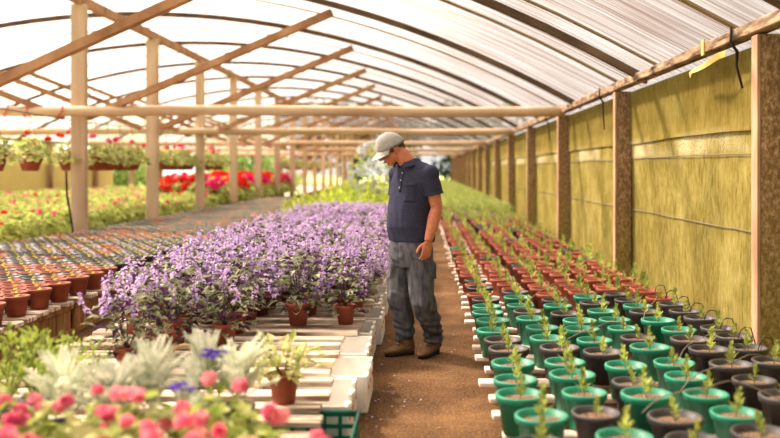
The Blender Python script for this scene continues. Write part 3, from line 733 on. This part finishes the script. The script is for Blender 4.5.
# ------------------------------------------------------------------ hanging baskets
BP = MB().lathe([(.02, 0), (.105, 0), (.165, .19), (.18, .19), (.182, .225), (.172, .225), (.16, .19), (.15, .18)], 18, 'terracotta').mesh('pot')
BF = [lift(gera_foliage(.34, .27, 230, ('gera_leaf', 'pale_leaf', 'pale_leaf'), .040, .13), .20).mesh('foliage') for _ in range(4)]
BB = {c: [lift(umbels(nn, .26, .31, m, .04, .09, 18, .024), .20).mesh('blossom') for nn in (3, 4)] for c, m in (('red', 'red_petal'), ('pink', 'pink_petal'), ('magenta', 'magenta_petal'))}
HG = MB()
for i in range(3):
    a = 2*pi*i/3; HG.tube([(.172*math.cos(a), .172*math.sin(a), .215), (0, 0, .70)], .0035, 4, 'wire')
HG = HG.mesh('hanger')
HK = MB().tube([(0, 0, .69), (.02, 0, .715), (0, 0, .74), (-.02, 0, .77), (0, 0, .795), (.02, 0, .785)], .007, 6, 'red_plastic').mesh('hook')
BYS = [12.0, 13.15, 14.55, 15.75, 16.4, 17.0, 17.7, 19.3, 20.0, 20.6, 21.3, 21.95, 23.6, 24.4, 25.2]
BX = PX-.24
tag(obj('hanging_rail', MB().tube([(BX, 10.8+i*.9, 2.285+.01*math.sin(i)) for i in range(60)], .012, 6, 'wire')), 'thin wire rail carrying the hanging baskets along the middle posts', 'rail')
for i, y in enumerate(BYS+[36, 38, 39.6, 41, 43, 45.5, 47.5, 50, 52, 55]):
    c = ('pink', 'red', 'red', 'pink', 'magenta')[i % 5] if i else 'magenta'
    plant('hanging_basket', 'terracotta hanging basket of %s geraniums along the middle posts, %s from the camera' % (c, nth(i+1)), 'hanging basket', (BX+R.uniform(-.03, .03), y, 1.40), [('pot', BP), ('foliage', R.choice(BF)), ('blossom', R.choice(BB[c])), ('hanger', HG, [('hook', HK)])], None, 'hanging baskets along the middle posts', R.uniform(1.09, 1.15))
for i, x in enumerate((5, 25, 60)):
    X = at(x, 14.05); pts = [(X, 14.17, 2.50), (X+.03, 14.08, 2.49), (X+.02, 14.06, 2.38), (X-.03, 14.06, 2.32), (X-.01, 14.06, 2.27), (X+.02, 14.06, 2.29)]
    tag(obj('red_hook', MB().tube(pts, .011, 6, 'red_plastic')), 'red hook on the nearest tie log, %s from the left edge' % nth(i+1), 'hook', 'red hooks on the nearest tie log')
pts = [(at(66, 13.9), 13.9, 1.40), (at(67, 14.0), 14.0, 1.0), (at(71, 14.2), 14.2, .6), (at(75, 14.25), 14.25, .1)]
tag(obj('black_hose', MB().tube(pts, .018, 7, 'black_tube')), 'black hose hanging beside the thick tall post at left', 'hose')

# ------------------------------------------------------------------ trees outside
def tree(name, label, loc, h, r, mat, k, ls, group):
    t = thing(name, label, 'tree', loc, 0, group); mb = MB()
    bl = [(Vector((R.uniform(-.6, .6)*r, R.uniform(-.6, .6)*r, h*R.uniform(.12, .85))), r*R.uniform(.4, .65)) for _ in range(13)]
    for i in range(k):
        c, rr = R.choice(bl); d = rv(); mb.leaf(c+d*rr*R.uniform(.75, 1), d+rv()*.7, ls*R.uniform(.7, 1.3), ls*.7, mat)
    obj('crown', mb, t); obj('trunk', MB().tube([(0, 0, -.06), (.1, 0, h*.4), (0, .1, h*.75)], [.2, .15, .06], 7, 'bark'), t)
for i, x in enumerate((-11.5, -6.8, -2.1, 2.6, 7.3)):
    tree('dark_tree', 'dark green tree past the open far end, %s from the left' % nth(i+1), (x, 80+R.uniform(-1, 4), 0), 8.0, 2.3, 'dark_tree', 1500, .5, 'dark trees past the far end')
for i, (x, y, h) in enumerate(((-16.5, 77, 6), (-20, 82, 7), (-25, 76, 5.5), (-30, 84, 7), (-36, 78, 6), (-22, 60, 3.5), (-27, 52, 3.2), (-17, 90, 6), (-43, 80, 7))):
    tree('pale_tree', 'pale sunlit green tree outside on the left, %s in the row' % nth(i+1), (x, y, -.06), h, 2.8, 'light_tree', 900, .5, 'pale trees outside on the left')
mb = MB()
for i in range(2600):
    mb.leaf((R.uniform(-12.8, -9.9), R.uniform(41, 72), R.uniform(0, .8)), rv()+Vector((0, 0, .8)), R.uniform(.2, .4), .12, 'light_tree')
tag(obj('undergrowth', mb), 'pale green undergrowth growing at the far left end of the house', 'undergrowth', None, 'stuff')
mb = MB()
for i in range(130):
    x = R.uniform(-.4, .3); y = R.uniform(3.4, 12); 
    if R.random() < .6: x = R.uniform(-.42, -.1)
    mb.leaf((x, y, .004), (R.uniform(-1, 1), R.uniform(-1, 1), .1), R.uniform(.012, .03), .012, 'lav_petal' if R.random() < .45 else 'dry_stem')
tag(obj('fallen_petals', mb), 'scattered purple petals and dry bits on the dirt path', 'petals', None, 'stuff')

# ------------------------------------------------------------------ the man on the path
def remeshed(mb, voxel, smooth=6, fac=.5, wr=None):
    me = mb.mesh('tmp'); o = bpy.data.objects.new('tmp', me); COL.objects.link(o)
    r = o.modifiers.new('r', 'REMESH'); r.mode = 'VOXEL'; r.voxel_size = voxel; r.use_smooth_shade = True
    if smooth:
        s = o.modifiers.new('s', 'SMOOTH'); s.iterations = smooth; s.factor = fac
    dg = bpy.context.evaluated_depsgraph_get(); ev = o.evaluated_get(dg); m2 = bpy.data.meshes.new_from_object(ev)
    bpy.data.objects.remove(o); bpy.data.meshes.remove(me)
    if wr:
        co = [(v.co + v.normal*wr(v.co)) for v in m2.vertices]
        for v, c in zip(m2.vertices, co): v.co = c
        m2.update()
    return m2
def asmat(me, name):
    me.materials.clear(); me.materials.append(MATS[name]); me.polygons.foreach_set('use_smooth', [True]*len(me.polygons)); return me
YM = 6.50
def P(x, y, d=0): return Vector(((x-VX)*YM/F, YM+d, H-(y-VY)*YM/F))
base = Vector((P(411, 0).x, YM, 0)); MI = Matrix.Translation(-base)
man = thing('person', 'man in grey cap, navy polo shirt and grey trousers standing on the path looking down', 'person', base)
def part(name, mesh, mat, parent=man, label=None):
    me = mesh
    if isinstance(mesh, MB): me = mesh.mesh(name)
    me.transform(MI); me.name = name
    if mat: asmat(me, mat)
    o = bpy.data.objects.new(name, me); COL.objects.link(o); o.parent = parent
    if label: o['label'] = label
    return o
TF = Vector((-.70, -.71, 0)); TL = Vector((.71, -.70, 0)); UZ = Vector((0, 0, 1))       # chest: forward, the wearer's left
def ringtube(rings, mat, n=28):
    """rings: (centre, half width along TL, half depth along TF)"""
    mb = MB(); vs = []; fs = []
    for c, hw, hd in rings:
        for k in range(n):
            a = 2*pi*k/n; ca, sa = math.cos(a), math.sin(a); e = .8
            vs.append(c+TL*hw*math.copysign(abs(ca)**e, ca)+TF*hd*math.copysign(abs(sa)**e, sa))
    for i in range(len(rings)-1):
        for k in range(n): j = (k+1) % n; fs.append((i*n+k, i*n+j, (i+1)*n+j, (i+1)*n+k))
    fs.append(tuple(reversed(range(n)))); fs.append(tuple((len(rings)-1)*n+k for k in range(n)))
    return mb.add(vs, fs, mat)
hd = Vector((-.93, -.37, 0)).normalized(); pit = math.radians(33)
HF = (hd*math.cos(pit)-UZ*math.sin(pit)); HU = (hd*math.sin(pit)+UZ*math.cos(pit)); HL = HU.cross(HF)
HC = P(390.5, 147.5); HM = Matrix((HF, HL, HU)).transposed().to_4x4()
def hp(f, l, u): return HC+HF*f+HL*l+HU*u
# body, one continuous skin surface
b = MB()
b.sphere(HC+HU*.012-HF*.008, (.100, .078, .098), 'skin', 20, 14, HM)
b.sphere(hp(.030, 0, -.052), (.066, .060, .072), 'skin', 16, 12, HM)          # face and jaw
b.sphere(hp(.062, 0, -.104), (.030, .032, .022), 'skin', 12, 8, HM)           # chin
b.sphere(hp(.080, 0, .006), (.022, .050, .012), 'skin', 12, 8, HM)            # brow
b.tube([hp(.094, 0, .010), hp(.108, 0, -.014), hp(.120, 0, -.036), hp(.100, 0, -.044)], [.010, .012, .015, .010], 8, 'skin')
for s in (-1, 1):
    b.sphere(hp(.108, s*.011, -.038), (.011, .009, .008), 'skin', 8, 6, HM)
    b.sphere(hp(.060, s*.042, -.030), (.030, .020, .022), 'skin', 10, 8, HM)   # cheek
    b.sphere(hp(-.012, s*.079, -.018), (.024, .010, .034), 'skin', 10, 8, HM)  # ear
    b.sphere(hp(-.002, s*.076, -.042), (.012, .008, .013), 'skin', 8, 6, HM)
b.sphere(hp(.088, 0, -.070), (.018, .024, .010), 'skin', 10, 6, HM)           # mouth ridge
neck0 = P(410, 169, .0)
b.tube([neck0+Vector((0, 0, -.03)), P(408, 163), P(402.5, 156.5), P(397, 151)], [.085, .068, .064, .060], 14, 'skin')
sh = {+1: P(429.5, 175, -.13), -1: P(397.5, 175, .13)}
el = {+1: P(436.5, 207, -.13), -1: P(396, 208, .20)}
wrp = {+1: P(428, 239, -.20), -1: P(401, 238, .17)}
for s in (1, -1):
    b.tube([sh[s], sh[s].lerp(el[s], .5), el[s], el[s].lerp(wrp[s], .3), el[s].lerp(wrp[s], .75), wrp[s]], [.058, .054, .046, .050, .039, .031], 12, 'skin')
b.put(ringtube([(P(411, 262), .12, .09), (P(411, 245), .165, .115), (P(411, 225), .16, .12), (P(412, 195), .17, .115), (P(412.5, 176), .16, .095), (P(411.5, 168), .10, .07)], 'skin'), Matrix())
hip = {+1: P(420, 256, -.06), -1: P(402.5, 256, .07)}
kn = {+1: P(424, 299, -.10), -1: P(400, 299, .03)}
an = {+1: P(433.5, 343, .075), -1: P(405, 343, .05)}
for s in (1, -1): b.tube([hip[s], kn[s], kn[s].lerp(an[s], .35), an[s], an[s]+Vector((0, 0, -.05))], [.085, .055, .046, .034, .03], 12, 'skin')
# hands: palm, four fingers and a thumb, slightly curled
def hand(w, down, fwd, inn, s=1):
    down = down.normalized(); fwd = (fwd-down*fwd.dot(down)).normalized(); inn = (inn-down*inn.dot(down)-fwd*inn.dot(fwd)).normalized()
    b.tube([w, w+down*.03, w+down*.085], [.029, .037, .040], 12, 'skin', squash=.62) if False else None
    Mh = Matrix((fwd, inn, down)).transposed().to_4x4()
    b.sphere(w+down*.050, (.043, .018, .055), 'skin', 14, 10, Mh)
    b.sphere(w+down*.078+fwd*.004, (.042, .015, .022), 'skin', 12, 8, Mh)
    for o, ln, r in ((.033, .072, .0095), (.011, .080, .0098), (-.011, .074, .0095), (-.032, .058, .0085)):
        p0 = w+down*.080+fwd*o; p1 = p0+(down*.95+fwd*o*1.5+inn*.10).normalized()*ln*.45; p2 = p1+(down*.88+inn*.48+fwd*o).normalized()*ln*.32; p3 = p2+(down*.62+inn*.78).normalized()*ln*.26
        b.tube([p0-down*.02, p0, p1, p2, p3], [r, r, r*.97, r*.9, r*.75], 8, 'skin')
    t0 = w+down*.030+fwd*.028+inn*.006; t1 = t0+(down*.62+fwd*.70+inn*.25).normalized()*.036; t2 = t1+(down*.90+fwd*.30+inn*.25).normalized()*.030; t3 = t2+(down*.97+inn*.25).normalized()*.022
    b.tube([t0-fwd*.015, t0, t1, t2, t3], [.014, .0145, .0125, .0115, .009], 8, 'skin')
hand(wrp[1]+Vector((0, 0, .005)), Vector((-.14, -.05, -1)), TF+Vector((-.25, .1, 0)), -TL)
hand(wrp[-1], Vector((0, 0, -1)), TF, TL)
part('body', remeshed(b, .0048, 3, .5), 'skin')
# eyes, mouth line
e = MB()
for s in (-1, 1): e.sphere(hp(.089, s*.031, .001), (.008, .014, .007), 'eye', 8, 6, HM)
part('eyes', e, 'eye'); m = MB(); m.sphere(hp(.106, 0, -.071), (.004, .022, .004), 'lip', 10, 6, HM); part('mouth', m, 'lip')
# hair under the cap
h = MB(); h.sphere(hp(-.022, 0, .006), (.092, .081, .088), 'hair', 18, 12, HM); h.sphere(hp(-.062, 0, -.040), (.046, .062, .040), 'hair', 14, 10, HM)
for s in (-1, 1): h.sphere(hp(.026, s*.070, -.002), (.022, .012, .030), 'hair', 10, 8, HM)
part('hair', remeshed(h, .006, 3), 'hair')
# cap: crown, brim, strap
def cap():
    mb = MB(); nu, nv = 28, 9; vs = []; fs = []
    for t in (0, -.004):
        for j in range(nv+1):
            v = (pi/2)*j/nv
            for i in range(nu):
                a = 2*pi*i/nu; f = math.cos(a); l = math.sin(a); drop = -.012-.016*l*l-.022*max(0, -f)
                r = math.cos(v)**.75; seam = 1-.012*abs(math.cos(3*a))**12
                vs.append(hp(-.006+(.113+t)*f*r*seam, (.091+t)*l*r*seam, .034+(.090+t)*math.sin(v)+drop*math.cos(v)))
    m = (nv+1)*nu
    for q in (0, m):
        for j in range(nv):
            for i in range(nu):
                k = (i+1) % nu; f = (q+j*nu+i, q+j*nu+k, q+(j+1)*nu+k, q+(j+1)*nu+i); fs.append(f if q == 0 else tuple(reversed(f)))
    for i in range(nu): k = (i+1) % nu; fs.append((i, m+i, m+k, k))
    return mb.add(vs, fs, 'cap_cloth', True)
crown = part('cap', cap(), 'cap_cloth', man, 'pale grey cloth baseball cap')
br = MB(); vs = []; fs = []; n = 16
for z in (0, -.005):
    for i in range(n+1):
        a = -1.25+2.5*i/n
        for q in (0, .5, 1):
            f0 = -.006+.110*math.cos(a); l0 = .088*math.sin(a); ext = .078*math.cos(a*.95)**.6
            f = f0+ext*q; l = l0*(1-.03*q); vs.append(hp(f, l, (.022-.014*q-.014*q*q-.016*(l/.09)**2+z)))
mm = (n+1)*3
for q in (0, mm):
    for i in range(n):
        for k in range(2): f = (q+3*i+k, q+3*i+k+1, q+3*i+k+4, q+3*i+k+3); fs.append(f if q == 0 else tuple(reversed(f)))
for i in range(n):
    for k in (0, 2): fs.append((3*i+k, 3*i+3+k, mm+3*i+3+k, mm+3*i+k))
part('brim', br.add(vs, fs, 'cap_cloth', True), 'cap_cloth', crown)
st = MB(); pts = [hp(-.006+.115*math.cos(a), .093*math.sin(a), .030-.024*math.sin(a)**2-.03*max(0, -math.cos(a))) for a in [1.2+(2*pi-2.4)*i/24 for i in range(25)]]
part('strap', st.tube(pts, .0075, 6, 'cap_strap'), 'cap_strap', crown, 'darker grey strap round the back of the cap')
bt = MB(); bt.sphere(hp(-.006, 0, .126), .008, 'cap_cloth', 8, 5); part('button', bt, 'cap_cloth', crown)
# polo shirt
s_ = ringtube([(P(411, 241.5), .192, .132), (P(411, 236), .195, .142), (P(410, 226), .192, .152), (P(410.5, 212), .186, .145), (P(412, 196), .192, .136), (P(413, 183), .196, .128), (P(413.5, 176), .170, .115), (P(412.5, 170), .115, .095), (P(411, 164.5), .082, .082)], 'shirt')
for s in (1, -1):
    sl = sh[s].lerp(el[s], .60); i0 = sh[s].lerp(P(412, 174), .4)
    s_.tube([i0, sh[s], sh[s].lerp(el[s], .3), sl], [.074, .072, .071, .072], 16, 'shirt'); s_.sphere(sh[s]+UZ*.006, .074, 'shirt', 16, 12)
    s_.tube([P(411, 165), P(411, 166).lerp(sh[s], .55)+UZ*.012, sh[s]+UZ*.014], [.058, .062, .060], 14, 'shirt')
def wr_shirt(p):
    q = (p-base); a = noise.noise(Vector((q.x*6, q.y*6, q.z*5)))*.006
    a += .0045*noise.noise(Vector((q.x*20+q.z*10, q.y*20, q.z*9)))
    return a
shirt = part('polo_shirt', remeshed(s_, .007, 5, .5, wr_shirt), 'shirt', man, 'dark navy short-sleeved polo shirt')
# collar, placket, buttons, pocket, sleeve hems
cl = MB(); vs = []; fs = []; n = 26
for t in (0, .006):
    for i in range(n+1):
        a = .42+(2*pi-.84)*i/n; d = TF*math.cos(a)+TL*math.sin(a)
        for q in range(3):
            cc = P(408.6, 161.0)+TF*.012-UZ*.035*max(0, math.cos(a))**1; r = (.074, .090, .104)[q]+t; z = (.022, .014, -.020)[q]
            vs.append(cc+d*r*(1.02 if abs(math.sin(a)) > .7 else .97)+UZ*z)
mm = (n+1)*3
for q in (0, mm):
    for i in range(n):
        for k in range(2): f = (q+3*i+k, q+3*i+3+k, q+3*i+4+k, q+3*i+k+1); fs.append(f if q else tuple(reversed(f)))
for i in range(n):
    for k in (0, 2): fs.append((3*i+k, 3*i+3+k, mm+3*i+3+k, mm+3*i+k))
part('collar', cl.add(vs, fs, 'shirt', True), 'shirt', shirt)
sdeps = None
def on_shirt(u, z, lift=.002):
    """point on the chest: u metres towards the wearer's left of the middle line at height z"""
    best = None; o = shirt.data
    q = P(412, 0); tgt = Vector((q.x, YM, z))+TL*u
    from mathutils.bvhtree import BVHTree
    global sdeps
    if sdeps is None: sdeps = BVHTree.FromPolygons([v.co+base for v in o.vertices], [p.vertices[:] for p in o.polygons])
    hit = sdeps.ray_cast(tgt+TF*.5, -TF); return hit[0]+TF*lift
def patch(u0, u1, z0, z1, t=.004, nu=4, nz=8):
    mb = MB(); vs = []; fs = []
    for lf in (t, -.004):
        for j in range(nz+1):
            for i in range(nu+1): vs.append(on_shirt(u0+(u1-u0)*i/nu, z0+(z1-z0)*j/nz, lf))
    m = (nu+1)*(nz+1)
    for q in (0, m):
        for j in range(nz):
            for i in range(nu): k = q+j*(nu+1)+i; f = (k, k+1, k+nu+2, k+nu+1); fs.append(f if q == 0 else tuple(reversed(f)))
    ring = [i for i in range(nu+1)]+[j*(nu+1)+nu for j in range(1, nz+1)]+[nz*(nu+1)+i for i in range(nu-1, -1, -1)]+[j*(nu+1) for j in range(nz-1, 0, -1)]
    for a, c in zip(ring, ring[1:]+ring[:1]): fs.append((a, m+a, m+c, c))
    return mb.add(vs, fs, 'shirt', True)
part('pocket', patch(.055, .145, 1.185, 1.325), 'shirt', shirt); part('pocket_flap', patch(.052, .148, 1.300, 1.325, .0065, 4, 2), 'shirt', shirt)
part('placket', patch(-.014, .014, 1.26, 1.41, .004, 2, 8), 'shirt', shirt)
for z in (1.40, 1.345, 1.29):
    c = on_shirt(0, z, .006); k = MB(); k.sphere(c, .0055, 'shirt_button', 8, 6); part('button', k, 'shirt_button', shirt, 'small pale shirt button')
for s in (1, -1):
    c0 = sh[s].lerp(el[s], .52); c1 = sh[s].lerp(el[s], .605); part('sleeve_hem', MB().tube([c0, c1], [.0745, .0755], 20, 'shirt'), 'shirt', shirt)
# trousers
tr = ringtube([(P(411, 266), .150, .115), (P(411, 255), .182, .128), (P(411, 246), .180, .125), (P(411, 239), .176, .120)], 'trousers')
tr.tube([hip[1]+Vector((-.005, 0, .02)), hip[1].lerp(kn[1], .5)+Vector((0, 0, 0)), kn[1]+TF*.012, kn[1].lerp(an[1], .45)-TF*.012, an[1]+Vector((.0, 0, .06)), an[1]+Vector((0, 0, -.005))], [.106, .097, .088, .082, .073, .070], 18, 'trousers')
tr.tube([hip[-1]+Vector((.004, 0, .02)), hip[-1].lerp(kn[-1], .5), kn[-1]+TF*.012, kn[-1].lerp(an[-1], .45)-TF*.008, an[-1]+Vector((0, 0, .06)), an[-1]+Vector((0, 0, .015))], [.106, .095, .086, .080, .073, .069], 18, 'trousers')
def wr_tr(p):
    q = p-base; a = .007*noise.noise(Vector((q.x*7, q.y*7, q.z*4)))
    r = 1-abs(noise.noise(Vector((q.x*9+q.z*7, q.y*9, q.z*6.5)))); a += .011*max(0, r-.72)/.28
    low = max(0, min(1, (.42-q.z)/.3)); a += low*.007*math.sin(q.z*85+4*noise.noise(q*9)); return a
pants = part('trousers', remeshed(tr, .0075, 4, .5, wr_tr), 'trousers', man, 'grey work trousers gathered at the ankles')
pk = MB(); c = hip[1].lerp(kn[1], .28); pk.bevbox((-.055, -.008, -.07), (.055, .012, .05), 'trousers', .006, Matrix.Translation(c+TL*.092-TF*.01) @ Matrix((TF, TL, UZ)).transposed().to_4x4())
part('pocket', pk, 'trousers', pants)
# boots
def boot(heel, toe, ankle):
    d = (toe-heel); L = d.length; d.normalize(); l = UZ.cross(d); M = Matrix((d, l, UZ)).transposed().to_4x4(); T = Matrix.Translation(heel) @ M
    up = MB()
    for f, w, h, z in ((.045, .040, .055, .060), (.09, .042, .050, .055), (.14, .044, .040, .048), (.19, .049, .032, .042), (.235, .046, .026, .037), (.262, .034, .019, .033)):
        k = L/.285; up.sphere(T @ Vector((f*k, 0, z)), (.048*k, w, h), 'boot', 14, 10, M)
    up.tube([T @ Vector((.055, 0, .05)), T @ Vector((.060, 0, .095)), (T @ Vector((.060, 0, .12))).lerp(ankle, .6), ankle+Vector((0, 0, .05))], [.054, .056, .058, .060], 14, 'boot')
    so = MB(); n = 24; vs = []
    for z in (.0, .030):
        for i in range(n):
            a = 2*pi*i/n; x = .5+.5*math.cos(a); w = .047*(1-.18*math.exp(-((x-.42)/.16)**2))*(1 if x > .5 else .92); vs.append(T @ Vector((L*x*1.02, w*math.copysign(abs(math.sin(a))**.75, math.sin(a)), z)))
    so.add(vs, [tuple(reversed(range(n))), tuple(range(n, 2*n))]+[(i, (i+1) % n, n+(i+1) % n, n+i) for i in range(n)], 'boot_sole')
    bo = part('boot', remeshed(up, .006, 4), 'boot', man, None); part('sole', so, 'boot_sole', bo)
    lc = MB()
    for q in range(4):
        f = (.10+.028*q)*L/.285; z = .108-.013*q; lc.tube([T @ Vector((f, -.026, z-.006)), T @ Vector((f+.006, 0, z+.002)), T @ Vector((f, .026, z-.006))], .0035, 5, 'boot_sole')
    part('laces', lc, 'boot_sole', bo)
    return bo
def G(x, y): Y = F*H/(y-VY); return Vector(((x-VX)*Y/F, Y, 0))
boot(G(414.5, 353.8), G(385.5, 356.5), an[-1]); boot(G(438, 351.5), G(420.5, 359.3), an[1])


# ------------------------------------------------------------------ light, sky, camera
sd = Vector((-.62, .36, .70)).normalized()          # towards the sun: upper left, ahead
L = bpy.data.lights.new('sun', 'SUN'); L.energy = 8.8; L.angle = math.radians(6); L.color = (1, .93, .82)
lo = bpy.data.objects.new('sun', L); COL.objects.link(lo); lo.rotation_euler = sd.to_track_quat('Z', 'Y').to_euler()
w = bpy.data.worlds.new('sky'); sc.world = w; w.use_nodes = True; t = NT(w.node_tree); t.n.clear()
out = t.add('ShaderNodeOutputWorld'); bg = t.add('ShaderNodeBackground'); tc = t.add('ShaderNodeTexCoord')
dp = t.add('ShaderNodeVectorMath', operation='DOT_PRODUCT'); dp.inputs[1].default_value = sd; t.link(tc.outputs['Generated'], dp.inputs[0])
c = t.ramp(dp.outputs['Value'], [(0, (.32, .32, .33, 1)), (.22, (.42, .41, .40, 1)), (.42, (.66, .64, .61, 1)), (.62, (2.2, 2.05, 1.8, 1)), (1, (5.5, 5.0, 4.2, 1))])
t.link(c, bg.inputs[0]); bg.inputs[1].default_value = 1.15; t.link(bg.outputs[0], out.inputs[0])
cam = bpy.data.cameras.new('camera'); co = bpy.data.objects.new('camera', cam); COL.objects.link(co); sc.camera = co
co.location = (0, 0, H); co.rotation_euler = (pi/2, 0, 0); cam.sensor_width = 36; cam.lens = F/780*36; cam.clip_end = 400; cam.clip_start = .05
cam.shift_x = -(VX-390)/780; cam.shift_y = -(219-VY)/780
cam.dof.use_dof = True; cam.dof.focus_distance = 6.45; cam.dof.aperture_fstop = 1.1
vs = sc.view_settings; vs.view_transform = 'Standard'; vs.look = 'None'; vs.gamma = 1; vs.exposure = .45; vs.use_curve_mapping = False
sc.cycles.use_denoising = True; sc.cycles.max_bounces = 8; sc.cycles.transparent_max_bounces = 8; sc.cycles.sample_clamp_indirect = 6; sc.cycles.caustics_reflective = False; sc.cycles.caustics_refractive = False
